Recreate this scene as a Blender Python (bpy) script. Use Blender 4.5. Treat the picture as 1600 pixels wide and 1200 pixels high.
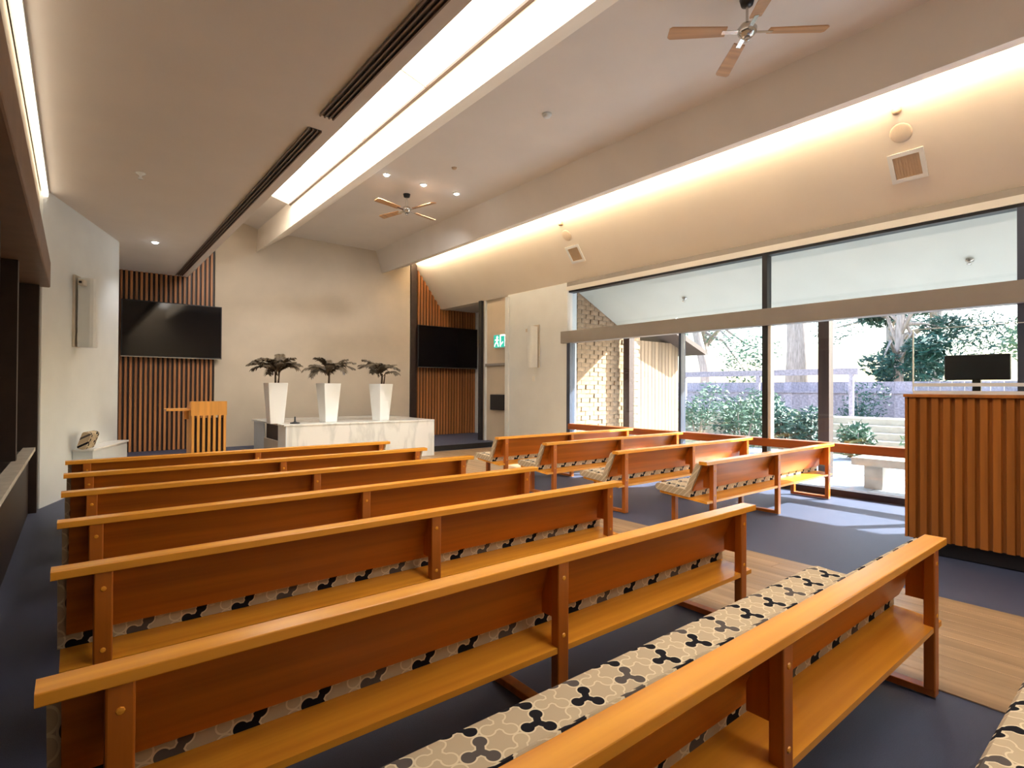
import bpy, math, random
from mathutils import Vector, Matrix
random.seed(7)
S = bpy.context.scene
for o in list(bpy.data.objects): bpy.data.objects.remove(o)
C = S.collection
R = math.radians

# ---------------------------------------------------------------- camera
cam_d = bpy.data.cameras.new('camera'); cam = bpy.data.objects.new('camera', cam_d); C.objects.link(cam)
cam_d.sensor_width = 36; cam_d.lens = 847.3 * 36 / 1600; cam_d.clip_start = .02; cam_d.clip_end = 400
yaw, pitch, roll = R(38.85), R(.505), R(.28)
fw = Vector((math.sin(yaw)*math.cos(pitch), math.cos(yaw)*math.cos(pitch), math.sin(pitch)))
rt = Vector((math.cos(yaw), -math.sin(yaw), 0)); up = rt.cross(fw)
r2 = rt*math.cos(roll) + up*math.sin(roll); u2 = up*math.cos(roll) - rt*math.sin(roll)
M4 = Matrix((r2, u2, -fw)).transposed().to_4x4(); M4.translation = (0, 0, 1.5)
cam.matrix_world = M4
S.camera = cam

# ---------------------------------------------------------------- world, sun, exposure
S.view_settings.view_transform = 'Standard'; S.view_settings.look = 'None'
S.view_settings.gamma = 1; S.view_settings.use_curve_mapping = False
S.view_settings.exposure = 1.3
PANEL_E, COVE_E, LEFT_E, DOWN_W = 2.5, 48.0, 3.0, 40
W = bpy.data.worlds.new('world'); S.world = W; W.use_nodes = True
wn = W.node_tree; bgn = wn.nodes['Background']
sky = wn.nodes.new('ShaderNodeTexSky'); sky.sky_type = 'NISHITA'; sky.sun_disc = False
sky.sun_elevation = R(34); sky.sun_rotation = R(121); sky.air_density = 1.2; sky.dust_density = 2.5
wn.links.new(sky.outputs[0], bgn.inputs[0]); bgn.inputs[1].default_value = .38
sun_d = bpy.data.lights.new('sun', 'SUN'); sun = bpy.data.objects.new('sun', sun_d); C.objects.link(sun)
sun_d.energy = 12; sun_d.angle = R(.6); sun_d.color = (1, .95, .86)
sun.rotation_euler = Vector((-1, .6, -.75)).to_track_quat('-Z', 'Y').to_euler(); sun.location = (20, -8, 14)

# ---------------------------------------------------------------- materials
MATS = {}
def nt(name):
    m = bpy.data.materials.new(name); m.use_nodes = True; MATS[name] = m
    return m, m.node_tree, m.node_tree.nodes['Principled BSDF']
def lin(r, g, b): return tuple(((c/255+.055)/1.055)**2.4 if c > 10 else c/255/12.92 for c in (r, g, b)) + (1,)
def mat(name, col, rough=.5, metal=0, noise=0, nscale=20, bump=0, stretch=(1, 1, 1), spec=.5, emit=0):
    m, t, p = nt(name); L = t.links.new
    p.inputs['Base Color'].default_value = col; p.inputs['Roughness'].default_value = rough
    p.inputs['Metallic'].default_value = metal; p.inputs['Specular IOR Level'].default_value = spec
    if emit:
        p.inputs['Emission Color'].default_value = col; p.inputs['Emission Strength'].default_value = emit
    if noise or bump:
        tc = t.nodes.new('ShaderNodeTexCoord'); mp = t.nodes.new('ShaderNodeMapping'); mp.inputs['Scale'].default_value = stretch
        nz = t.nodes.new('ShaderNodeTexNoise'); nz.inputs['Scale'].default_value = nscale; nz.inputs['Detail'].default_value = 5
        L(tc.outputs['Object'], mp.inputs[0]); L(mp.outputs[0], nz.inputs[0])
        if noise:
            mx = t.nodes.new('ShaderNodeMix'); mx.data_type = 'RGBA'
            mx.inputs[6].default_value = tuple(c*(1-noise) for c in col[:3])+(1,)
            mx.inputs[7].default_value = tuple(min(1, c*(1+noise)) for c in col[:3])+(1,)
            cr = t.nodes.new('ShaderNodeValToRGB'); cr.color_ramp.elements[0].position = .32; cr.color_ramp.elements[1].position = .68
            L(nz.outputs[0], cr.inputs[0]); L(cr.outputs[0], mx.inputs[0]); L(mx.outputs[2], p.inputs['Base Color'])
        if bump:
            b = t.nodes.new('ShaderNodeBump'); b.inputs['Strength'].default_value = bump; b.inputs['Distance'].default_value = .01
            L(nz.outputs[0], b.inputs['Height']); L(b.outputs[0], p.inputs['Normal'])
    return m
def wood(name, col, rough, axis, noise=.22, scale=9, var=0):
    st = [14, 14, 14]; st['xyz'.index(axis)] = .55
    m = mat(name, col, rough, 0, noise, scale/9, .06, tuple(st))
    if var:      # each separate board has its own tone
        t = m.node_tree; p = t.nodes['Principled BSDF']; src = p.inputs['Base Color'].links[0].from_socket
        oi = t.nodes.new('ShaderNodeObjectInfo'); hs = t.nodes.new('ShaderNodeHueSaturation'); mr = t.nodes.new('ShaderNodeMapRange')
        mr.inputs[3].default_value = 1-var; mr.inputs[4].default_value = 1+var
        t.links.new(oi.outputs['Random'], mr.inputs[0]); t.links.new(mr.outputs[0], hs.inputs['Value'])
        t.links.new(src, hs.inputs['Color']); t.links.new(hs.outputs[0], p.inputs['Base Color'])
    return m
wood('pew_wood', lin(252, 164, 54), .26, 'x', .2)
wood('pew_wood_shaded', lin(184, 102, 22), .36, 'x', .2)  # pew wood darkened for the backrests, their shade put into the colour
wood('pew_wood_upright', lin(190, 104, 28), .34, 'z', .2)
wood('slat_wood', lin(168, 110, 64), .42, 'z', .3, var=.22)
wood('desk_wood', lin(168, 100, 38), .38, 'z', .25, var=.16)
wood('lectern_wood', lin(226, 160, 78), .36, 'z', .15)
wood('plank_wood', lin(164, 136, 104), .42, 'y', .22, var=.12)
wood('blade_wood', lin(186, 142, 98), .4, 'x', .2)
wood('sill_wood', lin(150, 76, 26), .4, 'y', .25)
wood('post_wood', lin(62, 42, 34), .6, 'z', .3)
wood('weathered_wood', lin(168, 140, 112), .8, 'z', .35, var=.2)
wood('fence_wood', lin(172, 162, 178), .85, 'x', .25, var=.15)
mat('plaster', lin(200, 185, 164), .85, 0, .05, 1.6, .05)
mat('ceiling_paint', lin(224, 215, 206), .8, 0, .03, 1.2)
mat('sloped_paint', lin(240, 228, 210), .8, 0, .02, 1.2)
mat('white_paint', lin(224, 228, 228), .6, 0, .03, 2)
mat('soffit_paint', lin(190, 190, 178), .8, 0, .03, 2)
mat('white_gloss', lin(238, 238, 234), .25)
mat('black_metal', lin(26, 24, 26), .4)
mat('black_gloss', lin(10, 9, 12), .06)
mat('dark_wood', lin(44, 30, 24), .45, 0, .2, 8)
mat('header_wood', lin(120, 92, 74), .5, 0, .12, 6)
mat('dark_pane', lin(14, 12, 14), .05)
mat('vent_dark', lin(44, 34, 30), .5)
mat('vent_bar', lin(120, 100, 86), .5)
mat('aluminium', lin(226, 224, 218), .35, .2)
mat('transom_grey', lin(142, 136, 130), .55, 0, .03, 4)
mat('frame_blue', lin(70, 78, 96), .4, .3)
mat('carpet', lin(70, 77, 102), .55, 0, .16, 260, .3, spec=.5)
mat('concrete', lin(190, 182, 170), .85, 0, .12, 6, .2)
mat('paving', lin(176, 184, 196), .8, 0, .12, 3, .1)
mat('soil', lin(112, 110, 84), .95, 0, .3, 5, .3)
mat('brick_brown', lin(158, 130, 102), .9, 0, .35, 9, .5)
mat('mortar', lin(150, 136, 120), .95)
mat('foliage', lin(70, 104, 78), .6, 0, .4, 3)
mat('foliage_dark', lin(48, 84, 70), .6, 0, .4, 3)
mat('foliage_pale', lin(120, 142, 104), .6, 0, .35, 3)
mat('bark', lin(176, 160, 152), .85, 0, .25, 5, .3, (4, 4, .6))
mat('palm_leaf', lin(84, 70, 50), .55, 0, .3, 8)
mat('palm_stem', lin(84, 64, 46), .7)
mat('chrome', lin(200, 196, 190), .2, .9)
mat('speaker_grille', lin(226, 208, 184), .7, 0, .1, 300, .2)
mat('grille_tan', lin(200, 172, 140), .7)
mat('exit_green', lin(30, 140, 120), .4, emit=.7)
mat('exit_white', lin(240, 250, 248), .4, emit=1.0)
mat('lamp_shade', lin(206, 196, 180), .5)
mat('panel_glow', (1, .95, .87, 1), .5, emit=PANEL_E)
mat('cove_glow', (1, .86, .64, 1), .5, emit=COVE_E)
mat('left_glow', (1, .88, .7, 1), .5, emit=LEFT_E)
mat('down_glow', (.9, .97, 1, 1), .5, emit=30)
mat('roof_dark', lin(90, 74, 66), .8)

def marble():
    m, t, p = nt('marble'); L = t.links.new
    tc = t.nodes.new('ShaderNodeTexCoord'); n1 = t.nodes.new('ShaderNodeTexNoise'); n1.inputs['Scale'].default_value = 1.6
    n1.inputs['Detail'].default_value = 8; n1.inputs['Distortion'].default_value = .5
    cr = t.nodes.new('ShaderNodeValToRGB'); e = cr.color_ramp.elements
    e[0].position = .42; e[0].color = lin(232, 230, 222); e[1].position = .56; e[1].color = lin(236, 232, 224)
    k = e.new(.49); k.color = lin(214, 212, 204)
    mpp = t.nodes.new('ShaderNodeMapping'); mpp.inputs['Scale'].default_value = (1.8, 1.8, .5); L(tc.outputs['Object'], mpp.inputs[0]); L(mpp.outputs[0], n1.inputs[0]); L(n1.outputs[0], cr.inputs[0]); L(cr.outputs[0], p.inputs['Base Color'])
    p.inputs['Roughness'].default_value = .16
marble()
def glass(name, tint, refl=.08):
    m, t, p = nt(name); t.nodes.remove(p)
    tr = t.nodes.new('ShaderNodeBsdfTransparent'); tr.inputs[0].default_value = tint
    gl = t.nodes.new('ShaderNodeBsdfGlossy'); gl.inputs['Roughness'].default_value = .02
    fr = t.nodes.new('ShaderNodeLayerWeight'); fr.inputs[0].default_value = .15
    ml = t.nodes.new('ShaderNodeMath'); ml.operation = 'MULTIPLY_ADD'; ml.inputs[1].default_value = .5; ml.inputs[2].default_value = refl*.4
    mx = t.nodes.new('ShaderNodeMixShader'); L = t.links.new
    L(fr.outputs['Fresnel'], ml.inputs[0]); L(ml.outputs[0], mx.inputs[0]); L(tr.outputs[0], mx.inputs[1]); L(gl.outputs[0], mx.inputs[2])
    L(mx.outputs[0], t.nodes['Material Output'].inputs[0])
glass('window_glass', (.90, .95, .98, 1)); glass('acrylic', (.95, .98, .98, 1), .05)

def fabric():
    """woven print of three-lobed figures on a hexagonal lattice, black, taupe or sand, with cream outlines"""
    m, t, p = nt('patterned_fabric'); N = t.nodes.new; L = t.links.new
    def mth(op, a, b=None, c=None):
        n = N('ShaderNodeMath'); n.operation = op
        for i, v in enumerate((a, b, c)):
            if v is None: continue
            if isinstance(v, (int, float)): n.inputs[i].default_value = v
            else: L(v, n.inputs[i])
        return n.outputs[0]
    tc = N('ShaderNodeTexCoord'); sp = N('ShaderNodeSeparateXYZ'); L(tc.outputs['Object'], sp.inputs[0])
    cell = .126
    v = mth('DIVIDE', sp.outputs[0], cell); u = mth('DIVIDE', mth('ADD', sp.outputs[1], sp.outputs[2]), cell)
    s3 = math.sqrt(3)
    def fold(ox, oy):
        cu = mth('FLOOR', mth('ADD', u, ox)); cv = mth('FLOOR', mth('DIVIDE', mth('ADD', v, oy), s3))
        fu = mth('SUBTRACT', mth('SUBTRACT', mth('ADD', u, ox), cu), .5)
        fv = mth('SUBTRACT', mth('SUBTRACT', mth('ADD', v, oy), mth('MULTIPLY', cv, s3)), s3/2)
        d = mth('ADD', mth('MULTIPLY', fu, fu), mth('MULTIPLY', fv, fv))
        return fu, fv, d, cu, cv
    A = fold(0, 0); B = fold(.5, s3/2)
    pick = mth('LESS_THAN', A[2], B[2])
    def sel(a, b): return mth('ADD', mth('MULTIPLY', pick, a), mth('MULTIPLY', mth('SUBTRACT', 1, pick), b))
    x = sel(A[0], B[0]); y = sel(A[1], B[1])
    rowid = sel(mth('MULTIPLY', A[4], 2), mth('SUBTRACT', mth('MULTIPLY', B[4], 2), 1)); colid = sel(A[3], B[3])
    best = None
    for a in (30, 150, 270):
        ca, sa = math.cos(R(a)), math.sin(R(a))
        al = mth('ADD', mth('MULTIPLY', x, ca), mth('MULTIPLY', y, sa)); pe = mth('SUBTRACT', mth('MULTIPLY', y, ca), mth('MULTIPLY', x, sa))
        tt = mth('MINIMUM', mth('MAXIMUM', al, 0), .33); da = mth('SUBTRACT', al, tt)
        cap = mth('SUBTRACT', mth('SQRT', mth('ADD', mth('MULTIPLY', da, da), mth('MULTIPLY', pe, pe))), .10)
        db = mth('SUBTRACT', al, .33)
        cir = mth('SUBTRACT', mth('SQRT', mth('ADD', mth('MULTIPLY', db, db), mth('MULTIPLY', pe, pe))), .178)
        d = mth('MINIMUM', cap, cir); best = d if best is None else mth('MINIMUM', best, d)
    inside = mth('LESS_THAN', best, 0); rim = mth('LESS_THAN', best, .045)
    # colour of a figure from its lattice place: runs of two black, one taupe, two sand
    kk = mth('FLOORED_MODULO', mth('ADD', colid, mth('MULTIPLY', rowid, .5)), 3); odd = mth('FLOORED_MODULO', rowid, 2)
    k = mth('MAXIMUM', kk, mth('MULTIPLY', odd, 4))
    cr = N('ShaderNodeValToRGB'); cr.color_ramp.interpolation = 'CONSTANT'; e = cr.color_ramp.elements
    e[0].position = 0; e[0].color = lin(28, 26, 32); e[1].position = .45; e[1].color = lin(92, 84, 80)
    q = e.new(.65); q.color = lin(196, 176, 146)
    L(mth('DIVIDE', mth('ADD', k, .5), 5), cr.inputs[0])
    m1 = N('ShaderNodeMix'); m1.data_type = 'RGBA'; m1.inputs[6].default_value = lin(190, 170, 142); m1.inputs[7].default_value = lin(222, 206, 176); L(rim, m1.inputs[0])
    m2 = N('ShaderNodeMix'); m2.data_type = 'RGBA'; L(m1.outputs[2], m2.inputs[6]); L(cr.outputs[0], m2.inputs[7]); L(inside, m2.inputs[0])
    L(m2.outputs[2], p.inputs['Base Color']); p.inputs['Roughness'].default_value = .9; p.inputs['Specular IOR Level'].default_value = .15
fabric()

# ---------------------------------------------------------------- mesh helpers
class MB:
    def __init__(s): s.v = []; s.f = []
    def add(s, vs, fs):
        n = len(s.v); s.v += [tuple(q) for q in vs]; s.f += [tuple(i+n for i in f) for f in fs]; return s
    def box(s, x0, x1, y0, y1, z0, z1, T=None):
        vs = [Vector((x, y, z)) for z in (z0, z1) for y in (y0, y1) for x in (x0, x1)]
        if T: vs = [T @ q for q in vs]
        return s.add(vs, [(0, 2, 3, 1), (4, 5, 7, 6), (0, 1, 5, 4), (2, 6, 7, 3), (0, 4, 6, 2), (1, 3, 7, 5)])
    def bbox(s, x0, x1, y0, y1, z0, z1, b, axis='x'):
        """box with its four long edges along axis rounded off (chamfer b)"""
        lo = {'x': (y0, y1, z0, z1), 'y': (x0, x1, z0, z1), 'z': (x0, x1, y0, y1)}[axis]
        a0, a1, c0, c1 = lo; k = b*.3
        pr = [(a0+b, c0), (a1-b, c0), (a1-k, c0+k), (a1, c0+b), (a1, c1-b), (a1-k, c1-k), (a1-b, c1), (a0+b, c1), (a0+k, c1-k), (a0, c1-b), (a0, c0+b), (a0+k, c0+k)]
        e0, e1 = {'x': (x0, x1), 'y': (y0, y1), 'z': (z0, z1)}[axis]
        return s.prism(pr, e0, e1, axis)
    def prism(s, pr, e0, e1, axis='y', T=None):
        n = len(pr); vs = []
        for e in (e0, e1):
            for a, c in pr: vs.append(Vector({'x': (e, a, c), 'y': (a, e, c), 'z': (a, c, e)}[axis]))
        if T: vs = [T @ q for q in vs]
        fs = [tuple(range(n)), tuple(range(2*n-1, n-1, -1))] + [(i, i+n, (i+1) % n+n, (i+1) % n) for i in range(n)]
        return s.add(vs, fs)
    def tube(s, pts, rads, n=8):
        pts = [Vector(q) for q in pts]; rings = []
        for i, q in enumerate(pts):
            d = (pts[min(i+1, len(pts)-1)]-pts[max(i-1, 0)]).normalized()
            a = d.orthogonal().normalized() if i == 0 else (rings_a - d*rings_a.dot(d)).normalized()
            rings_a = a; b = d.cross(a); r = rads[i] if isinstance(rads, (list, tuple)) else rads
            rings.append([q+(a*math.cos(2*math.pi*k/n)+b*math.sin(2*math.pi*k/n))*r for k in range(n)])
        vs = [w for r_ in rings for w in r_]; m = len(rings)
        fs = [(i*n+k, i*n+(k+1) % n, (i+1)*n+(k+1) % n, (i+1)*n+k) for i in range(m-1) for k in range(n)]
        fs += [tuple(range(n-1, -1, -1)), tuple((m-1)*n+k for k in range(n))]
        return s.add(vs, fs)
    def lathe(s, pr, n=20, T=None):
        vs = [Vector((r*math.cos(2*math.pi*k/n), r*math.sin(2*math.pi*k/n), z)) for r, z in pr for k in range(n)]
        if T: vs = [T @ q for q in vs]
        m = len(pr); fs = [(i*n+k, i*n+(k+1) % n, (i+1)*n+(k+1) % n, (i+1)*n+k) for i in range(m-1) for k in range(n)]
        fs += [tuple(range(n-1, -1, -1)), tuple((m-1)*n+k for k in range(n))]
        return s.add(vs, fs)
    def build(s, name, m, parent=None, smooth=False, loc=None):
        me = bpy.data.meshes.new(name); me.from_pydata(s.v, [], s.f); me.update()
        import bmesh
        bm = bmesh.new(); bm.from_mesh(me); bmesh.ops.recalc_face_normals(bm, faces=bm.faces); bm.to_mesh(me); bm.free()
        me.materials.append(MATS[m])
        if smooth: me.polygons.foreach_set('use_smooth', [True]*len(me.polygons))
        return link(name, me, parent, loc)
def link(name, me, parent=None, loc=None):
    o = bpy.data.objects.new(name, me); C.objects.link(o)
    if loc: o.location = loc
    if parent: o.parent = parent
    return o
def bevel(o, w, seg=2):
    b = o.modifiers.new('bevel', 'BEVEL'); b.width = w; b.segments = seg; b.limit_method = 'ANGLE'; return o
def empty(name, loc=(0, 0, 0), rz=0):
    o = bpy.data.objects.new(name, None); C.objects.link(o); o.location = loc; o.rotation_euler = (0, 0, rz); o.empty_display_size = .1; return o
def tag(o, label, cat, group=None):
    o['label'] = label; o['category'] = cat
    if group: o['group'] = group
    return o
def struct(o, label=None):
    o['kind'] = 'structure'
    if label: o['label'] = label
    return o
def copy_tree(o, parent=None):
    c = o.copy(); C.objects.link(c); c.parent = parent
    for ch in [q for q in bpy.data.objects if q.parent == o]: copy_tree(ch, c)
    return c
def bx(name, m, parent, *d, bev=0):
    o = MB().box(*d).build(name, m, parent)
    return bevel(o, bev) if bev else o

YB, YF = -3.2, 13.9      # back wall, front wall
# ---------------------------------------------------------------- floor
floor = struct(bx('floor', 'carpet', None, -.75, 8.62, YB, 14.3, -.2, 0), 'dark blue grey carpet with pale timber boards in the aisle')
pm = {}
def plank(x, y, w, l):
    key = (round(w, 3), round(l, 3))
    if key not in pm:
        o = MB().prism([(0, .001), (w, .001), (w, .006), (w-.002, .008), (.002, .008), (0, .006)], 0, l, 'y').build('plank', 'plank_wood', floor); pm[key] = o.data
    else: o = link('plank', pm[key], floor)
    o.location = (x, y, 0)
pw = .152
for i in range(10):
    y = -1.4 - .6*((i*3) % 4)/2
    while y < 7.6:
        l = 1.8; l = min(l, 7.6-y)
        if y+l > -.9 and l > .05: plank(3.38+i*pw, y, pw-.003, l-.003)
        y += 1.8
for i in range(57):
    y = 7.6 - .6*(i % 3)
    for _ in range(3):
        y0, y1 = max(y, 7.6), min(y+1.8, 11.1); y += 1.8
        if y1-y0 > .1 and -.2 < -.2+i*pw < 8.3: plank(-.2+i*pw, y0, pw-.003, y1-y0-.003)
# raised platform with a notch for the marble table
pf = MB().prism([(-.6, 11.3), (2.85, 11.3), (2.85, 13.1), (6.36, 13.1), (6.36, 11.25), (10.2, 11.25), (10.2, 14.2), (-.6, 14.2)], .001, .125, 'z').build('platform', 'carpet')
struct(pf, 'low carpeted platform along the front wall')
struct(MB().box(6.36, 8.42, 11.22, 11.249, .002, .125).build('trim_1', 'black_metal'), 'black riser of the low platform')

# ---------------------------------------------------------------- ceiling
ce = MB().prism([(-.75, 6.1), (-.75, 3.99), (-.34, 3.99), (-.34, 3.95), (1.93, 3.95), (1.93, 6.1)], YB, 14.3).build('ceiling', 'ceiling_paint')
struct(ce, 'flat taupe ceiling on the side of the dark windows')
struct(MB().prism([(1.93, 6.1), (1.93, 5.66), (3.45, 5.26), (3.45, 5.5), (4.0, 5.5), (4.0, 5.26), (6.45, 5.26), (6.45, 6.1)], YB, 14.3).build('ceiling', 'ceiling_paint'), 'high flat ceiling between the two beams')
struct(MB().prism([(3.37, 5.25), (3.33, 4.72), (4.06, 5.262), (4.06, 5.4), (3.37, 5.4)], YB, 14.0).build('trim_2', 'sloped_paint'), 'folded plaster beam beside the long light panel')
struct(MB().prism([(6.38, 5.262), (6.57, 4.67), (7.40, 5.0), (7.40, 5.06), (7.10, 5.06), (7.10, 6.1), (6.38, 6.1)], YB, 14.0).build('trim_3', 'ceiling_paint'), 'folded plaster beam hiding the warm cove light')
struct(MB().prism([(7.10, 6.1), (7.10, 5.62), (7.17, 5.62), (8.49, 3.85), (8.75, 3.85), (8.75, 6.1)], YB, 14.0).build('ceiling', 'sloped_paint'), 'sloped plaster ceiling washed by warm light above the windows')

# long glowing light panel
lp = tag(empty('ceiling_light_panel', (2.65, 4, 5.4)), 'long glowing diffuser panel running beside the plaster beam', 'ceiling light')
ys = [-3.1, -.9, 1.35, 3.6, 5.85, 7.7, 9.55, 11.35]
def pz(x): return 5.64-.277*(x-1.93)
for a, b in zip(ys[:-1], ys[1:]):
    o = MB().prism([(1.96, pz(1.96)-.02), (3.36, pz(3.36)-.02), (3.36, pz(3.36)-.005), (1.96, pz(1.96)-.005)], a+.012, b-.012).build('diffuser', 'panel_glow', lp); o.location = (-2.65, -4, -5.4)
for b in ys[1:]:
    o = MB().prism([(1.96, pz(1.96)-.05), (3.36, pz(3.36)-.05), (3.36, pz(3.36)-.0), (1.96, pz(1.96)-.0)], b-.012, b+.012).build('divider', 'sloped_paint', lp); o.location = (-2.65, -4, -5.4)
o = MB().prism([(3.325, pz(3.34)-.055), (3.362, pz(3.36)-.055), (3.362, pz(3.36)-.021), (3.325, pz(3.34)-.021)], -3.1, 11.35).build('edge_channel', 'vent_bar', lp); o.location = (-2.65, -4, -5.4)
# linear vents
def vent(y0, y1, label):
    r = tag(empty('linear_vent', (1.745, y0, 3.95)), label, 'air vent', 'linear vents')
    L = y1-y0
    bx('backing', 'vent_dark', r, -.06, .06, 0, L, -.006, -.0005)
    for x in (-.06, -.02, .02, .056): bx('vane', 'vent_bar', r, x-.006, x+.006, 0, L, -.022, -.006)
vent(5.15, 13.75, 'long dark linear air vent reaching the timber slat wall')
vent(-3.0, 4.85, 'dark linear air vent running from the gap towards the back wall')

# cove lights
tag(MB().box(7.30, 7.385, YB+.1, 13.6, 5.062, 5.092).build('cove_light', 'cove_glow'), 'hidden warm light strip on the ledge above the sloped ceiling', 'strip light')
lc = tag(empty('strip_light', (-.30, 3, 3.895)), 'bright linear light strip above the dark windows', 'strip light')
bx('housing', 'white_paint', lc, -.05, .02, -6, 6.0, .01, .05)
bx('tube', 'left_glow', lc, -.012, .012, -6, 6.0, -.02, .01)

# ---------------------------------------------------------------- walls
struct(bx('wall_front', 'plaster', None, 2.47, 7.44, 13.9, 14.3, 0, 5.6), 'plain plaster wall behind the plants')
struct(bx('wall_back', 'plaster', None, -.75, 8.8, YB-.2, YB, 0, 6.1))
def slat_wall(name, x0, x1, z0, z1, y, pitch, label):
    r = struct(bx(name, 'dark_wood', None, x0, x1, y+.05, y+.3, 0, max(z1, 5.6)), label)
    w = pitch*.62; n = int((x1-x0)/pitch)
    me = None
    for i in range(n):
        if me is None:
            o = MB().prism([(0, 0), (w*.12, -.045), (w*.88, -.045), (w, 0)], z0, z1, 'z').build('slat', 'slat_wood', r); me = o.data
        else: o = link('slat', me, r)
        o.location = (x0+i*pitch, y+.048, 0)
slat_wall('wall_slat_left', .35, 2.47, .13, 5.6, YF, .088, 'dark vertical timber slats behind the lectern')
slat_wall('wall_slat_right', 7.5, 10.1, .13, 5.4, YF, .098, 'warm vertical timber slats beside the exit door')
struct(bx('trim_4', 'dark_wood', None, 7.44, 7.62, 13.84, 13.95, .13, 5.4), 'dark strip standing in for the shadow gap between plaster wall and slats')  # dark strip added in place of the shade in the gap
struct(bx('trim_5', 'black_metal', None, 8.42, 8.50, 11.78, 11.90, .126, 3.85), 'black post beside the exit door')
struct(bx('trim_6', 'white_paint', None, 9.72, 9.9, 13.78, 13.9, .126, 4.1))
struct(bx('wall_alcove', 'plaster', None, 10.1, 10.3, 11.9, 14.3, 0, 4.4))
struct(bx('ceiling_alcove', 'ceiling_paint', None, 8.5, 10.3, 11.8, 14.3, 3.86, 4.1))
struct(bx('wall_lobby', 'plaster', None, 8.5, 10.3, 11.74, 11.9, 0, 4.1))
# splayed wall left with skirting
splay = struct(MB().prism([(-.33, 8.82), (.56, 11.3), (.56, 14), (-.75, 14), (-.75, 8.82)], 0, 4.0, 'z').build('wall_splayed', 'white_paint'), 'white splayed wall carrying a tall wall light')
sd = Vector((.89, 2.48, 0)).normalized(); sang = math.atan2(sd.y, sd.x)
# left wall: plinth, sill, dark windows, header, plaster above
struct(bx('wall_left', 'dark_wood', None, -.75, -.42, YB, 8.54, 0, .74))
struct(bx('wall_left_upper', 'plaster', None, -.75, -.36, YB, 8.82, 3.05, 3.99))
struct(bx('trim_7', 'header_wood', None, -.75, -.25, YB, 8.8, 2.72, 3.04, bev=.015), 'brown timber header over the dark windows')
struct(bx('trim_8', 'concrete', None, -.47, -.36, YB, 8.54, .741, .78), 'pale sill under the dark windows')
struct(bx('trim_10', 'dark_wood', None, -.745, -.345, 8.55, 8.815, .0, 2.71), 'dark end post of the window wall')
w2 = struct(bx('window_2', 'dark_wood', None, -.75, -.70, YB, 8.54, .78, 2.72), 'dark window wall with tall frames')
for i in range(7):
    y = YB+.05+i*1.7; bx('window_frame', 'dark_wood', w2, -.70, -.44, y, min(y+.14, 8.53), .782, 2.718)
for i in range(7):
    y = YB+.2+i*1.7
    if y < 8.4: bx('pane', 'dark_pane', w2, -.66, -.65, y, min(y+1.53, 8.53), .79, 2.71)

# ---------------------------------------------------------------- right wall: pier, door, window wall
struct(bx('wall_pier', 'white_paint', None, 8.45, 8.75, 8.56, 10.66, 0, 3.85), 'white pier between window and exit door')
struct(bx('trim_9', 'white_paint', None, 8.40, 8.47, 10.60, 10.72, 0, 3.8))
d1 = struct(bx('door_1', 'plaster', None, 8.56, 8.62, 10.74, 11.72, .13, 2.1), 'pale exit door')
bx('door_frame', 'white_paint', d1, 8.5, 8.62, 10.67, 10.74, .0, 3.85); bx('door_frame', 'white_paint', d1, 8.5, 8.62, 11.70, 11.76, .0, 3.85)
bx('transom_bar', 'transom_grey', d1, 8.5, 8.6, 10.74, 11.7, 2.1, 2.16); bx('transom_panel', 'plaster', d1, 8.56, 8.6, 10.74, 11.7, 2.16, 3.85)
tag(bx('notice_box', 'black_metal', None, 8.46, 8.559, 10.82, 11.42, .95, 1.35, bev=.01), 'black box fixed to the pale exit door', 'box')
ex = tag(empty('exit_sign', (8.44, 11.0, 2.72)), 'green exit sign with white running figure above the door', 'exit sign')
bx('housing', 'white_paint', ex, .02, .115, -.26, .26, -.17, .17)
bx('face', 'exit_green', ex, .008, .02, -.25, .25, -.16, .16)
mn = MB()                                   # running figure and doorway, viewed from -X (left in the picture is +Y)
mn.lathe([(0.001, 0), (.034, 0), (.034, .004), (.001, .004)], 10, Matrix.Translation((.003, .10, .10)) @ Matrix.Rotation(R(90), 4, 'Y'))
def bar(mb, y0, z0, y1, z1, w):
    d = Vector((0, y1-y0, z1-z0)).normalized(); n = Vector((0, -d.z, d.y))*w/2; a, b = Vector((0, y0, z0)), Vector((0, y1, z1))
    q = [a+n, b+n, b-n, a-n]; mb.add([Vector((.003, p.y, p.z)) for p in q]+[Vector((.0085, p.y, p.z)) for p in q], [(0, 1, 2, 3), (7, 6, 5, 4), (0, 4, 5, 1), (1, 5, 6, 2), (2, 6, 7, 3), (3, 7, 4, 0)])
bar(mn, .10, .06, .12, -.02, .05); bar(mn, .11, .05, .04, .02, .022); bar(mn, .11, .05, .19, .03, .022); bar(mn, .12, -.02, .07, -.08, .03); bar(mn, .07, -.08, .05, -.14, .026); bar(mn, .12, -.02, .18, -.06, .028); bar(mn, .18, -.06, .22, -.13, .026)
mn.build('running_figure', 'exit_white', ex)
dw = MB(); bar(dw, -.03, -.14, -.03, .14, .03); bar(dw, -.22, -.14, -.22, .14, .03); bar(dw, -.23, .14, -.02, .14, .03); bar(dw, -.03, -.10, -.14, -.03, .03)
dw.build('doorway_symbol', 'exit_white', ex)

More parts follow.
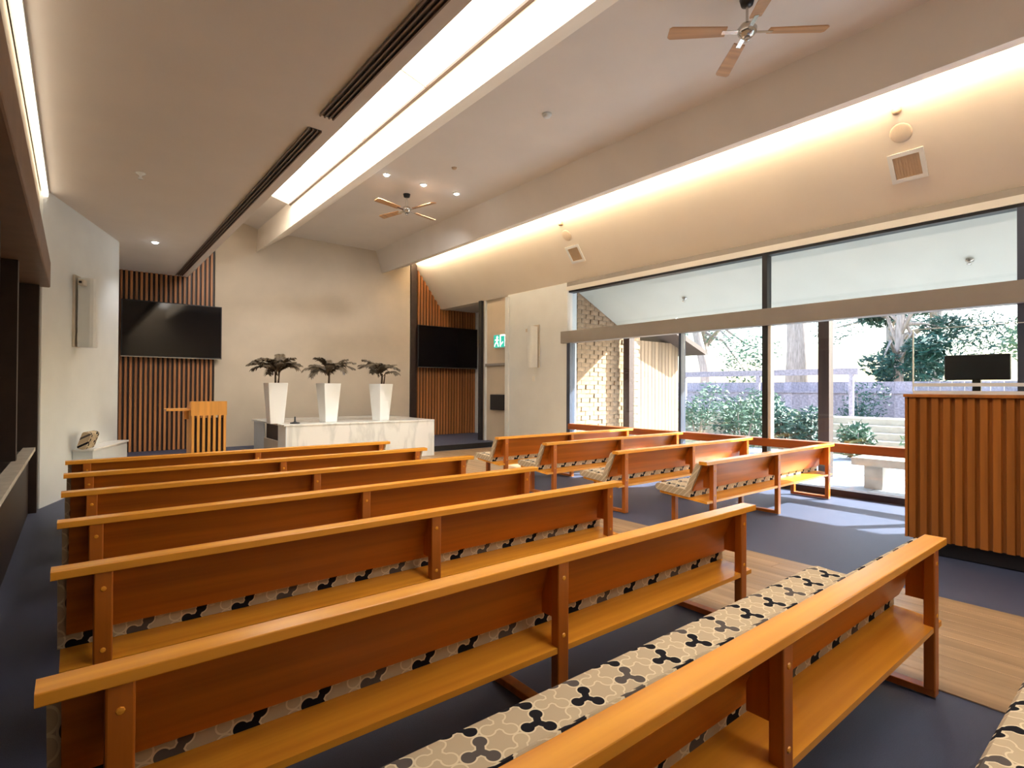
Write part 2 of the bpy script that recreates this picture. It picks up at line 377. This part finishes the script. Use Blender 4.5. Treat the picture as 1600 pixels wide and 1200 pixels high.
win = struct(empty('window_1', (8.5, 2.7, 0)), 'window wall of tall panes with a grey transom and timber low rail')
def wp(name, m, x0, x1, y0, y1, z0, z1, bev=0):
    o = bx(name, m, win, x0-8.5, x1-8.5, y0-2.7, y1-2.7, z0, z1, bev=bev); return o
wp('head_rail', 'transom_grey', 8.44, 8.60, YB, 8.56, 3.755, 3.85)
wp('head_rail', 'aluminium', 8.42, 8.60, YB, 8.56, 3.66, 3.755)
wp('head_rail', 'black_metal', 8.44, 8.60, YB, 8.56, 3.62, 3.66)
wp('transom', 'transom_grey', 8.36, 8.56, YB, 8.68, 2.51, 2.77, .008)
wp('low_rail', 'sill_wood', 8.42, 8.60, YB, 8.5, .62, .745, .006)
wp('bottom_rail', 'dark_wood', 8.44, 8.60, YB, 8.5, .0, .09)
wp('jamb', 'white_paint', 8.40, 8.60, 8.50, 8.62, 2.77, 3.66)
wp('jamb', 'frame_blue', 8.44, 8.60, 8.46, 8.56, .0, 2.51)
mull = [(4.11, 4.19, 'black_metal', 0), (5.66, 5.71, 'frame_blue', 1), (1.13, 1.21, 'frame_blue', 0), (-1.0, -.92, 'black_metal', 0)]
for y0, y1, m, short in mull:
    wp('mullion', m, 8.44, 8.58, y0, y1, .09, .62); wp('mullion', m, 8.44, 8.58, y0, y1, .745, 2.51)
    if not short: wp('mullion', m, 8.44, 8.58, y0, y1, 2.77, 3.62)
    if m == 'black_metal': wp('mullion_edge', 'aluminium', 8.46, 8.56, y0-.05, y0-.001, .745, 2.51)
yb = [YB, -.96, 1.17, 4.15, 5.685, 8.5]
for a, b in zip(yb[:-1], yb[1:]):
    for z0, z1 in ((.09, .62), (.745, 2.51)): wp('pane', 'window_glass', 8.515, 8.521, a+.04, b-.04, z0, z1)
for a, b in ((YB, -.96), (-.96, 1.17), (1.17, 4.15), (4.15, 8.5)): wp('pane', 'window_glass', 8.515, 8.521, a+.04, b-.04, 2.77, 3.62)

# ---------------------------------------------------------------- pews
MBlast = [None]
def make_pew(L, posts):
    """origin: rear top corner of the cap's end, on the floor; local x along the pew, +y towards its front"""
    r = empty('pew')
    cap = MB().bbox(0, L, -.03, .062, .724, .76, .004).build('top_rail', 'pew_wood', r)
    a, b = (.03, .73), (.16, .432); d = Vector((b[0]-a[0], b[1]-a[1])).normalized(); n = Vector((-d.y, d.x)); t = .02
    pr = [a, b, (b[0]+n.x*t, b[1]+n.y*t), (a[0]+n.x*t, a[1]+n.y*t)]
    MB().prism(pr, .05, L-.05, 'x').build('backrest', 'pew_wood_shaded', r)
    a2, b2 = (a[0]+n.x*t*1.05+.0, .72), (b[0]+n.x*t*1.05, .42); c = .014; T = .06
    def P2(u, w): return (a2[0]+(b2[0]-a2[0])*u+n.x*w, a2[1]+(b2[1]-a2[1])*u+n.y*w)
    pad = [P2(0, 0), P2(1, 0), P2(1.0, T-c), P2(.96, T), P2(.06, T), P2(0, T-c)]
    MB().prism(pad, .02, L-.02, 'x').build('back_cushion', 'patterned_fabric', r)
    MB().prism([(-.015, .325), (.56, .365), (.56, .39), (-.015, .35)], .03, L-.03, 'x').build('seat_board', 'pew_wood', r)
    MB().prism([(.19, .366), (.585, .393), (.61, .41), (.615, .44), (.60, .462), (.57, .47), (.215, .442), (.192, .425)], .02, L-.02, 'x').build('seat_cushion', 'patterned_fabric', r)
    for x in posts:
        MB().bbox(x-.033, x+.033, -.02, .028, .045, .723, .006, 'z').build('rear_post', 'pew_wood_upright', r); MBlast[0] = bpy.context.scene.collection.objects[-1]
        MB().bbox(x-.03, x+.03, .44, .49, .045, .355, .006, 'z').build('front_leg', 'pew_wood_upright', r)
        bx('foot_rail', 'pew_wood_upright', r, x-.03, x+.03, -.02, .49, .009, .045, bev=.004)
        po = MBlast[0]
        for z in (.655, .40): MB().lathe([(.001, .004), (.009, .003), (.011, 0), (.001, -.0005)], 8, Matrix.Translation((x, -.0205, z)) @ Matrix.Rotation(R(90), 4, 'X')).build('bolt', 'pew_wood', po)
        bx('bracket', 'pew_wood_upright', r, x-.02, x+.02, .029, .105, .47, .70)
    return r
ordn = ['front', 'second', 'third', 'fourth', 'fifth', 'sixth', 'seventh', 'eighth']
Yl = [6.938, 5.919, 4.904, 3.842, 2.831, 1.736, .755, -.27]
pL = make_pew(3.49, [.17, 1.78, 3.36])
for i, y in enumerate(Yl):
    o = pL if i == 0 else copy_tree(pL)
    o.location = (-.07, y+.03, 0)
    tag(o, f'{ordn[i]} row long orange timber pew on dark window side, counted from marble table', 'pew', 'pews on the dark window side of the aisle')
pR = make_pew(3.2, [.17, 1.6, 3.06])
for i, y in enumerate([6.55, 5.47, 4.22, 3.06]):
    o = pR if i == 0 else copy_tree(pR)
    o.location = (5.02, y+.03, 0)
    tag(o, f'{ordn[i]} row shorter timber pew beside the garden windows, counted from marble table', 'pew', 'pews beside the garden windows')

# ---------------------------------------------------------------- reception desk and what stands on it
dk = tag(empty('reception_desk', (6.06, .2, 0)), 'tall desk clad in vertical orange timber battens', 'desk')
bx('carcass', 'desk_wood', dk, .03, .62, -1.5, 1.43, .141, 1.44)
bx('plinth', 'black_metal', dk, .06, .58, -1.45, 1.40, .008, .14)
bx('desktop', 'desk_wood', dk, -.02, .66, -1.53, 1.46, 1.44, 1.47, bev=.006)
me = None
for i in range(34):
    if me is None: o = MB().prism([(0, 0), (-.03, .008), (-.03, .058), (0, .066)], .141, 1.439, 'z').build('batten', 'desk_wood', dk); me = o.data
    else: o = link('batten', me, dk)
    o.location = (.03, 1.36-i*.085, 0)
bx('corner_batten', 'desk_wood', dk, -.002, .03, 1.428, 1.45, .141, 1.439)
sc = tag(empty('acrylic_screen', (6.14, 1.1, 1.47)), 'clear acrylic screen with white base rails on the batten desk', 'screen')
bx('pane', 'acrylic', sc, -.004, .004, -1.2, .5, .02, .60)
bx('base_rail', 'white_gloss', sc, -.03, .03, -1.2, .5, .001, .03); bx('base_rail', 'white_gloss', sc, -.012, .012, -1.2, .5, .07, .10)
bx('top_edge', 'white_gloss', sc, -.006, .006, -1.2, .5, .60, .606); bx('side_edge', 'white_gloss', sc, -.006, .006, .5, .51, .02, .606)
mo = tag(empty('computer_monitor', (6.45, 1.2, 1.471)), 'black computer monitor seen from behind on the desk', 'monitor')
bx('back_shell', 'black_metal', mo, -.03, .02, -.235, .235, .13, .365, bev=.012); bx('screen', 'black_gloss', mo, .02, .026, -.225, .225, .14, .355)
bx('stand', 'black_metal', mo, -.02, .015, -.03, .03, .012, .2); bx('foot', 'black_metal', mo, -.09, .09, -.12, .12, 0, .012, bev=.004)

# ---------------------------------------------------------------- marble table, pots, palms
tb = tag(empty('marble_table', (3.02, 10.5, 0)), 'long white marble altar table before the plaster wall', 'table')
bx('front_slab', 'marble', tb, .06, 3.22, .0, .05, .012, .774); bx('end_slab', 'marble', tb, 3.14, 3.22, .051, 2.3, .012, .774)
bx('tabletop', 'marble', tb, 0, 3.22, -.01, 2.35, .775, .81, bev=.006)
bx('side_panel', 'white_paint', tb, .04, .06, .0, .5, .012, .774); bx('side_panel', 'white_paint', tb, .04, .06, 1.5, 2.3, .012, .774)
bx('side_panel', 'plaster', tb, .04, .06, .5, 1.5, .012, .46); bx('side_opening', 'black_metal', tb, .09, .10, .5, 1.5, .46, .774)
tag(MB().lathe([(.001, 0), (.09, 0), (.09, .02), (.03, .03), (.016, .05), (.014, .13), (.001, .135)], 16).build('hand_bell', 'black_metal', None, True, (3.3, 10.75, .811)), 'small dark stand with short stem on the marble table', 'ornament')
def frond(mb, st, base, az, ln, lift, droop, leaf, n=15):
    pts = []; p = Vector(base); el = lift
    for i in range(n):
        pts.append(p.copy()); d = Vector((math.cos(az)*math.cos(el), math.sin(az)*math.cos(el), math.sin(el))); p = p+d*ln/n; el -= droop/n
    st.tube(pts, [.007*(1-.7*i/n) for i in range(n)], 5)
    side = Vector((-math.sin(az), math.cos(az), 0))
    for i in range(3, n):
        d = (pts[i]-pts[i-1]).normalized(); l = leaf*math.sin(math.pi*(i-1.5)/(n-.5))**.6
        for s in (-1, 1):
            q = pts[i]; t = q+side*s*l*.75+d*l*.7+Vector((0, 0, -l*random.uniform(.15, .5))); mid = (q+t)/2+Vector((0, 0, .02)); w = d*.022
            mb.add([q-w*.6, mid-w, t, mid+w, q+w*.6], [(0, 1, 3, 4), (1, 2, 3)])
pots = [(2.88, 11.0, 'by the opening at the open end of the table', 11), (4.0, 10.9, 'in the middle of the marble table', 5), (5.12, 10.85, 'at the timber slat end of the table', 23)]
for k, (x, y, where, sd_) in enumerate(pots):
    x += .13 if k == 0 else 0
    pt = tag(empty('planter', (x, y, .811), R(8*k)), f'tall white tapered planter standing {where}', 'planter', 'white planters on the marble table')
    a, b, hh = .125, .18, .78
    sh = MB(); sh.add([(-a, -a, 0), (a, -a, 0), (a, a, 0), (-a, a, 0), (-b, -b, hh), (b, -b, hh), (b, b, hh), (-b, b, hh), (-b+.02, -b+.02, hh), (b-.02, -b+.02, hh), (b-.02, b-.02, hh), (-b+.02, b-.02, hh), (-b+.03, -b+.03, hh-.06), (b-.03, -b+.03, hh-.06), (b-.03, b-.03, hh-.06), (-b+.03, b-.03, hh-.06)],
        [(3, 2, 1, 0)]+[(i, (i+1) % 4, (i+1) % 4+4, i+4) for i in range(4)]+[(i+4, (i+1) % 4+4, (i+1) % 4+8, i+8) for i in range(4)]+[(i+8, (i+1) % 4+8, (i+1) % 4+12, i+12) for i in range(4)]+[(12, 13, 14, 15)])
    bevel(sh.build('shell', 'white_gloss', pt), .008)
    bx('soil', 'soil', pt, -b+.03, b-.03, -b+.03, b-.03, hh-.0595, hh-.05)
    random.seed(sd_)
    pl = tag(empty('palm_plant', (x, y, .811+hh-.049)), f'brownish palm plant growing from planter {where}', 'plant', 'palms in the white planters')
    st = MB(); lf = MB()
    for s in range(3): 
        q = (random.uniform(-.05, .05), random.uniform(-.05, .05)); st.tube([(q[0], q[1], 0), (q[0]*1.3, q[1]*1.3, .12), (q[0]*1.6, q[1]*1.6, .27)], [.018, .014, .01], 6)
    nf = [24, 19, 16][k]
    for i in range(nf):
        az = 2*math.pi*i/nf+random.uniform(-.25, .25)
        frond(lf, st, (random.uniform(-.05, .05), random.uniform(-.05, .05), random.uniform(.18, .34)), az, random.uniform(.38, .62), random.uniform(.75, 1.45), random.uniform(1.1, 2.0), .15, 20)
    st.build('stem', 'palm_stem', pl); lf.build('leaves', 'palm_leaf', pl)

# ---------------------------------------------------------------- lectern
lt = tag(empty('lectern', (1.46, 10.0, 0)), 'light timber lectern with slatted front and side wing', 'lectern')
bx('base', 'lectern_wood', lt, 0, .5, 0, .5, .008, .08, bev=.005)
bx('side_panel', 'lectern_wood', lt, 0, .022, .02, .5, .081, 1.1); bx('side_panel', 'lectern_wood', lt, .478, .5, .02, .5, .081, 1.1)
bx('back_board', 'dark_wood', lt, .023, .477, .06, .08, .081, 1.0)
me = None
for i in range(7):
    if me is None: o = bx('slat', 'lectern_wood', lt, 0, .038, .0, .055, .081, 1.039); me = o.data
    else: o = link('slat', me, lt)
    o.location = (.0+i*.077, 0, 0)
MB().prism([(.0, 1.04), (0, 1.27), (.12, 1.27), (.55, 1.12), (.55, 1.04)], -.01, .51, 'x').build('top_case', 'lectern_wood', lt)
bx('wing_shelf', 'lectern_wood', lt, -.34, -.011, .05, .42, 1.12, 1.155, bev=.005); bx('wing_bracket', 'lectern_wood', lt, -.08, -.011, .2, .23, .98, 1.119)

# ---------------------------------------------------------------- televisions
def tv(x0, x1, z0, z1, label):
    r = tag(empty('television', ((x0+x1)/2, 13.74, z0)), label, 'television'); w = (x1-x0)/2; hh = z1-z0
    bx('casing', 'black_metal', r, -w, w, -.03, .03, 0, hh, bev=.008); bx('screen', 'black_gloss', r, -w+.02, w-.02, -.034, -.0301, .03, hh-.02)
    bx('trim_strip', 'chrome', r, -w, w, -.036, -.03, 0, .014); bx('wall_bracket', 'black_metal', r, -.3, .3, .031, .162, .3, hh-.3)
tv(.72, 2.58, 2.13, 3.32, 'large black television on the dark slats above the lectern')
tv(7.60, 9.66, 2.10, 3.32, 'large black television on the warm slats by the exit door')

# ---------------------------------------------------------------- wall lights, ledge
def wall_light(loc, rz, label):
    r = tag(empty('wall_light', loc, rz), label, 'wall light')     # local x along the wall, -y out of it
    bx('back_plate', 'lamp_shade', r, -.10, .10, -.03, -.001, -.5, .5, bev=.004)
    n = 10; pr = [(-.09, -.06), (-.09, -.20), (-.075, -.235), (-.04, -.255), (.04, -.255), (.075, -.235), (.09, -.20), (.09, -.06)]
    MB().prism(pr, -.5, .46, 'z').build('shade', 'white_paint', r)
    bx('arm', 'lamp_shade', r, -.03, .03, -.059, -.031, .3, .42, bev=.004); bx('arm', 'lamp_shade', r, -.03, .03, -.059, -.031, -.42, -.3); bx('knuckle', 'lamp_shade', r, -.22, -.091, -.17, -.10, .34, .42, bev=.008); bx('bolt', 'black_metal', r, -.235, -.221, -.15, -.12, .365, .395)
pl_ = Vector((-.33, 8.82, 0))+sd*.95
wall_light((pl_.x, pl_.y, 2.55), sang, 'tall pale wall light on the white splayed wall')
wall_light((8.45, 9.56, 2.5), R(-90), 'tall pale wall light on the white pier by the windows')
tag(bx('wall_switch', 'white_gloss', None, 8.435, 8.449, 9.62, 9.72, 1.68, 1.80, bev=.003), 'small white switch plate under the pier wall light', 'switch')
lg = tag(empty('low_ledge', (-.33+sd.x*.9, 8.82+sd.y*.9, 0), sang), 'low white ledge cabinet against the splayed wall', 'cabinet')
bx('body', 'white_paint', lg, 0, 1.4, -.24, -.005, .01, .60); bx('top', 'white_gloss', lg, -.02, 1.42, -.26, -.005, .601, .63, bev=.004)
q = MB().bbox(-.16, .16, -.05, .05, -.12, .12, .03).build('cushion', 'patterned_fabric', None, False); q.location = (-.33+sd.x*.95+.16, 8.82+sd.y*.95-.11, .758); q.rotation_euler = (R(18), 0, sang)
tag(q, 'small patterned cushion leaning on the low white ledge', 'cushion')

# ---------------------------------------------------------------- ceiling fans, lights, detectors
def fan(loc, rz, top, label):
    r = tag(empty('ceiling_fan', loc, rz), label, 'ceiling fan', 'ceiling fans'); dz = top-loc[2]
    MB().lathe([(.02, dz-.07), (.055, dz-.06), (.07, dz-.001), (.001, dz-.0005)], 16).build('canopy', 'black_metal', r, True)
    MB().tube([(0, 0, .05), (0, 0, dz-.06)], .013, 8).build('rod', 'chrome', r)
    MB().lathe([(.001, -.06), (.05, -.055), (.085, -.02), (.09, .02), (.06, .06), (.001, .07)], 20).build('motor', 'chrome', r, True)
    MB().lathe([(.001, -.10), (.022, -.095), (.03, -.065), (.001, -.055)], 12).build('finial', 'chrome', r, True)
    for i in range(4):
        T = Matrix.Rotation(i*math.pi/2, 4, 'Z')
        b = MB(); Tt = T @ Matrix.Rotation(R(11), 4, 'X')
        b.prism([(.20, -.055), (.72, -.07), (.745, -.05), (.745, .05), (.72, .07), (.20, .055)], -.006, .006, 'z', Tt).build('blade', 'blade_wood', r)
        MB().box(.07, .24, -.022, .022, -.012, -.0065, Tt).build('blade_arm', 'chrome', r)
fan((5.0, 2.63, 4.95), R(-42), 5.26, 'timber bladed ceiling fan above the aisle beside the seventh pew row')
fan((4.97, 9.45, 4.95), R(15), 5.26, 'timber bladed ceiling fan near the three downlights')
def downlight(x, y, z, label, group, watts, tilt=0):
    r = tag(empty('downlight', (x, y, z)), label, 'downlight', group)
    MB().lathe([(.045, -.012), (.07, -.010), (.072, -.0005), (.045, -.0005)], 20).build('rim', 'white_gloss', r)
    MB().lathe([(.001, -.030), (.028, -.026), (.042, -.014), (.044, -.004), (.001, -.003)], 16).build('lens', 'down_glow', r)
    ld = bpy.data.lights.new('downlight_beam', 'SPOT'); ld.energy = watts; ld.spot_size = R(95); ld.spot_blend = .8; ld.color = (.95, .97, 1); ld.shadow_soft_size = .04
    lo = bpy.data.objects.new('downlight_beam', ld); C.objects.link(lo); lo.parent = r; lo.location = (0, 0, -.06); lo.rotation_euler = (R(tilt), 0, 0)
for x, w_ in ((4.23, 'nearest the beam beside the light panel'), (4.97, 'in the middle of the row of three'), (5.69, 'nearest the beam above the sloped ceiling')): downlight(x, 8.8, 5.26, 'round bright downlight on the high ceiling, '+w_, 'downlights in a row of three', DOWN_W*2.2, 0 if x == 4.97 else 48)
downlight(1.03, 10.9, 3.95, 'round bright downlight in the low flat ceiling', 'single downlight', DOWN_W*.5)
def disc(name, loc, n, pr, m, label, cat, group=None):
    q = Vector((0, 0, -1)).rotation_difference(Vector(n)); T = q.to_matrix().to_4x4() @ Matrix.Rotation(math.pi, 4, 'X')
    return tag(MB().lathe(pr, 24, T).build(name, m, None, True, loc), label, cat, group)
det = [(.001, .05), (.045, .045), (.06, .02), (.065, .001), (.001, .0005)]
disc('smoke_detector', (4.99, 5.46, 5.258), (0, 0, -1), det, 'white_paint', 'white smoke detector on the high ceiling between the fans', 'smoke detector')
disc('smoke_detector', (4.99, 7.79, 5.258), (0, 0, -1), [(r_*.7, z*.6) for r_, z in det], 'grille_tan', 'small tan detector on the high ceiling near the downlights', 'smoke detector')
disc('sprinkler', (.56, 7.49, 3.949), (0, 0, -1), [(.001, .07), (.03, .068), (.012, .05), (.015, .03), (.05, .012), (.05, .001), (.001, .0005)], 'white_gloss', 'white sprinkler head on the low flat ceiling', 'sprinkler')
sn = Vector((-1.77, 0, -1.32)).normalized()      # normal of the sloped ceiling, pointing into the room
def on_slope(z, y, off=.0): return Vector((7.17+(5.62-z)*1.32/1.77, y, z))+sn*off
for (y, tail, s) in ((2.18, 'above the batten desk', 1), (8.0, 'towards the exit door', 1)):
    disc('sprinkler', on_slope(4.89, y, .001), sn, [(.001, .06), (.03, .058), (.012, .045), (.015, .03), (.05, .012), (.05, .001), (.001, .0005)], 'grille_tan', f'small sprinkler on the sloped ceiling {tail}', 'sprinkler')
    disc('ceiling_speaker', on_slope(4.67, y, .001), sn, [(.001, .012), (.10, .011), (.115, .006), (.12, .001), (.001, .0005)], 'speaker_grille', f'round ceiling speaker on the sloped ceiling {tail}', 'speaker')
    g = tag(empty('square_vent', on_slope(4.33, y, .001)), f'square return air grille on the sloped ceiling {tail}', 'air vent'); g.rotation_euler = Vector((0, 0, 1)).rotation_difference(sn).to_euler()
    for a in ((-.19, .19, -.19, -.14), (-.19, .19, .14, .19), (-.19, -.14, -.14, .14), (.14, .19, -.14, .14)): bx('frame', 'white_gloss', g, a[0], a[1], a[2], a[3], 0, .018)
    bx('backing', 'grille_tan', g, -.14, .14, -.14, .14, 0, .004)
    for i in range(9): bx('louvre', 'grille_tan', g, -.139, .139, -.132+i*.031, -.116+i*.031, .005, .012)

# ---------------------------------------------------------------- outside
grd = struct(bx('ground', 'soil', None, 8.8, 90, -60, 90, -.4, -.10), 'garden ground beyond the terrace')
pav = struct(bx('terrace', 'mortar', None, 8.62, 14.2, -12, 8.55, -.14, -.045), 'pale paved terrace outside the windows')
sm = None
for i in range(9):
    for j in range(26):
        if sm is None: o = MB().prism([(.01, .01), (.59, .01), (.59, .59), (.01, .59)], -.045, -.02, 'z').build('paver', 'paving', pav); sm = o.data
        else: o = link('paver', sm, pav)
        o.location = (8.64+i*.6, -7.2+j*.6, 0)
# eave with sloped soffit, posts
struct(MB().prism([(8.75, 3.66), (10.4, 2.86), (10.4, 3.1), (8.75, 4.0)], -14, 8.5).build('eave_soffit', 'soffit_paint'), 'white sloped soffit under the eave outside')
for y in (8.35, 3.98, -.4, -4.8):
    struct(bx('trim_post', 'post_wood', None, 10.22, 10.40, y-.09, y+.09, -.02, 2.9), 'dark timber post holding the eave')
for (x, y, tail) in ((9.44, 6.25, 'near the brick wall'), (9.5, 1.84, 'outside the batten desk')):
    disc('sprinkler', (x, y, 3.66-(x-8.75)*.485-.004), Vector((-.485, 0, -1)).normalized(), [(.001, .07), (.03, .068), (.012, .05), (.015, .03), (.05, .012), (.05, .001), (.001, .0005)], 'chrome', f'small metal sprinkler under the outside soffit {tail}', 'sprinkler')
# brick wall
bw = struct(bx('wall_brick', 'mortar', None, 8.76, 10.95, 8.568, 8.9, -.1, 3.9), 'rough brown brick wall outside at the end of the windows')
bms = [MB().prism([(.004, -.02-.012*k), (.272-.003*k, -.028), (.276, .02), (0, .02)], .004, .096, 'z').build('brick', 'brick_brown', bw) for k in range(3)]
for b in bms: b.location = (8.8, 8.58, -.1)
used = 0
hb = MB().prism([(.004, -.024), (.13, -.026), (.133, .02), (0, .02)], .004, .096, 'z').build('brick', 'brick_brown', bw); hb.location = (8.765, 8.58, 0)
for j in range(38):
    for i in range(9):
        x = 8.76+i*.28-(.14 if j % 2 else 0)
        if x < 8.75 or x+.276 > 11.0: 
            if x < 8.75: link('brick', hb.data, bw).location = (8.765, 8.58, -.1+j*.1)
            continue
        o = bms[used] if used < 3 else link('brick', bms[random.randrange(3)].data, bw); used += 1
        o.location = (x, 8.58+random.uniform(-.008, .008), -.1+j*.1)
# boarded shed wall beyond, with its eave
sh = struct(bx('wall_boarded', 'post_wood', None, 10.95, 12.9, 8.75, 9.0, -.1, 2.75), 'weathered upright board wall of the neighbouring wing')
me = None
for i in range(13):
    if me is None: o = MB().prism([(0, 0), (.005, -.03), (.132, -.03), (.137, 0)], -.1, 2.75, 'z').build('board', 'weathered_wood', sh); me = o.data
    else: o = link('board', me, sh)
    o.location = (10.96+i*.148, 8.75, 0)
struct(MB().prism([(10.9, 3.3), (13.4, 2.45), (13.4, 2.57), (10.9, 3.46)], 8.2, 9.6).build('roof_edge', 'roof_dark'), 'dark sloping roof edge of the neighbouring wing')
# concrete bench just outside
cb = tag(empty('garden_bench', (9.5, 1.6, -.045)), 'low concrete bench on the terrace outside the window', 'bench')
bx('seat_slab', 'concrete', cb, 0, .5, -3, 1.7, .38, .50, bev=.01)
for y in (-2.7, -.6, 1.3): bx('support', 'concrete', cb, .1, .4, y, y+.25, .026, .379)
# steps, low wall
stp = tag(empty('garden_steps', (15.2, 5.6, -.1)), 'pale concrete garden steps beside the shrubs', 'steps')
for i in range(5): bx('step', 'concrete', stp, i*.34, i*.34+.36, -1.4, .6, .001, .17+i*.17, bev=.01)
struct(bx('wall_garden', 'concrete', None, 17.2, 17.5, -14, 14, -.1, .75), 'low retaining wall along the garden')
# fence
fc = tag(empty('garden_fence', (21, 6, -.1)), 'grey timber board fence behind the shrubs', 'fence')
me = None
for i in range(60):
    if me is None: o = bx('board', 'fence_wood', fc, 0, .03, 0, .29, .02, 1.9); me = o.data
    else: o = link('board', me, fc)
    o.location = (0, -7.5+i*.30, 0)
bx('rail', 'fence_wood', fc, -.06, -.001, -7.5, 10.5, 1.5, 1.6); bx('rail', 'fence_wood', fc, -.06, -.001, -7.5, 10.5, .4, .5)
pg = tag(empty('pergola', (19, 9.6, -.1)), 'grey timber pergola beam on posts above the fence', 'pergola')
bx('beam', 'fence_wood', pg, 0, .12, -3.2, 3.2, 2.1, 2.3)
for y in (-3, 0, 3): bx('post', 'fence_wood', pg, 0, .12, y-.06, y+.06, .0, 2.1)

def leaf_cloud(n, blobs, size, seed):
    rnd = random.Random(seed); mb = MB()
    for _ in range(n):
        cx, cy, cz, rx, rz = rnd.choice(blobs)
        while True:
            v = Vector((rnd.uniform(-1, 1), rnd.uniform(-1, 1), rnd.uniform(-1, 1)))
            if .25 < v.length < 1: break
        p = Vector((cx+v.x*rx, cy+v.y*rx, cz+v.z*rz)); a = Vector((rnd.gauss(0, 1), rnd.gauss(0, 1), rnd.gauss(0, .7))).normalized(); b = a.orthogonal().normalized()
        l, w = size*rnd.uniform(.6, 1.3), size*rnd.uniform(.22, .4)
        mb.add([p-a*l*.5, p+b*w*.5, p+a*l*.5, p-b*w*.5], [(0, 1, 2, 3)])
    return mb
def shrub(x, y, hh, rad, m, seed, label):
    r = tag(empty('shrub', (x, y, -.1)), label, 'shrub', 'garden shrubs'); rnd = random.Random(seed)
    bl = [(rnd.uniform(-.5, .5)*rad, rnd.uniform(-.5, .5)*rad, hh*rnd.uniform(.25, .8), rad*.55, hh*.22) for _ in range(9)]
    leaf_cloud(900, bl, .16, seed).build('foliage', m, r)
    st = MB()
    for b in bl[:5]: st.tube([(b[0]*.2, b[1]*.2, .0), (b[0]*.6, b[1]*.6, b[2]*.5), (b[0], b[1], b[2])], [.03, .02, .008], 5)
    st.build('stem', 'bark', r)
shr = [(12.9, 6.9, 1.55, .75, 'foliage'), (13.7, 5.75, 1.25, .55, 'foliage_dark'), (14.3, 7.9, 1.6, .7, 'foliage_dark'), (13.5, 4.6, 1.0, .45, 'foliage'), (14.6, 6.75, 1.4, .42, 'foliage_dark'),
       (14.3, 3.5, .7, .5, 'foliage_pale'), (19.9, 6.6, 2.2, .9, 'foliage_dark'), (18.9, 3.4, 1.5, .8, 'foliage'), (19.2, 1.2, 1.7, .9, 'foliage_pale'), (18.8, -1.0, 1.6, 1.0, 'foliage_dark'), (16.1, 8.0, 1.7, .75, 'foliage'), (15.3, 9.6, 1.95, .95, 'foliage'), (16.0, 11.3, 2.1, .9, 'foliage_dark'), (15.9, 6.75, 1.2, .45, 'foliage_pale')]
nm = ['green leafy shrub beside the weathered board wall', 'dark green shrub next to the terrace edge', 'tall dark shrub between fence and board wall', 'low green shrub at the terrace edge', 'dark shrub in front of the garden steps',
      'small pale shrub at the foot of the steps', 'tall dark shrub against the grey fence', 'green shrub behind the retaining wall beside the steps', 'pale shrub behind the retaining wall', 'dark shrub behind the retaining wall outside the desk', 'green shrub under the pergola beam', 'tall green shrub behind the roof edge of the board wall', 'tall dark shrub half hidden by the board wall', 'small pale shrub between steps and pergola']
for i, (s_, l_) in enumerate(zip(shr, nm)): shrub(*s_, 100+i, l_)
def tree(x, y, hh, r0, lean, blobs, m, seed, label, n=2600):
    r = tag(empty('tree', (x, y, -.1)), label, 'tree', 'garden trees'); rnd = random.Random(seed)
    tr = MB(); top = Vector((lean[0], lean[1], hh))
    tr.tube([top*0, top*.3+Vector((.1, -.05, 0)), top*.65, top], [r0, r0*.82, r0*.62, r0*.3], 10)
    for b in blobs: tr.tube([top*rnd.uniform(.4, .75), (top*.7+Vector(b[:3]))*.5, Vector(b[:3])], [r0*.4, r0*.25, r0*.06], 6)
    tr.build('trunk', 'bark', r, True)
    leaf_cloud(n, blobs, .3, seed).build('crown', m, r)
def crown(hh, k, spread, seed, lo=.55):
    rnd = random.Random(seed); return [(rnd.uniform(-1, 1)*spread, rnd.uniform(-1, 1)*spread, hh*rnd.uniform(lo, 1.05), spread*.45, spread*.3) for _ in range(k)]
tree(22.5, 13.4, 9, .26, (-1.2, 1.2), crown(9, 7, 1.4, 1, .75), 'foliage_pale', 1, 'leaning pale gum tree behind the pergola beam')
tree(23.5, 10.2, 11, .52, (.2, .2), crown(11, 8, 1.5, 2, .75), 'foliage_pale', 2, 'stout pale gum tree behind the grey fence')
tree(26.6, 6.4, 9, .22, (.6, -.3), crown(8, 8, 1.3, 3, .6), 'foliage', 3, 'slender gum tree behind the bushy dark tree')
tree(23.2, 6.7, 6, .2, (.2, -.3), crown(5.2, 14, 1.5, 4, .28), 'foliage_dark', 4, 'bushy dark green tree behind the fence past the garden steps', 4200)
tree(28.5, 1.6, 8, .25, (.3, .2), crown(8, 12, 2.6, 5, .35), 'foliage_pale', 5, 'pale leafy tree beyond the retaining wall', 3600)
tree(27.0, -6.6, 8, .25, (0, .4), crown(8, 12, 2.8, 6, .3), 'foliage', 6, 'broad green tree seen above the desk', 3600)
tree(30.0, 18.5, 9, .3, (.3, .3), crown(8, 12, 3.2, 8, .3), 'foliage', 8, 'far green tree past the pergola', 3200)
tree(33.0, 9.5, 8, .3, (.3, .3), crown(7, 12, 3.4, 9, .25), 'foliage_dark', 9, 'far dark tree past the fence', 3200)
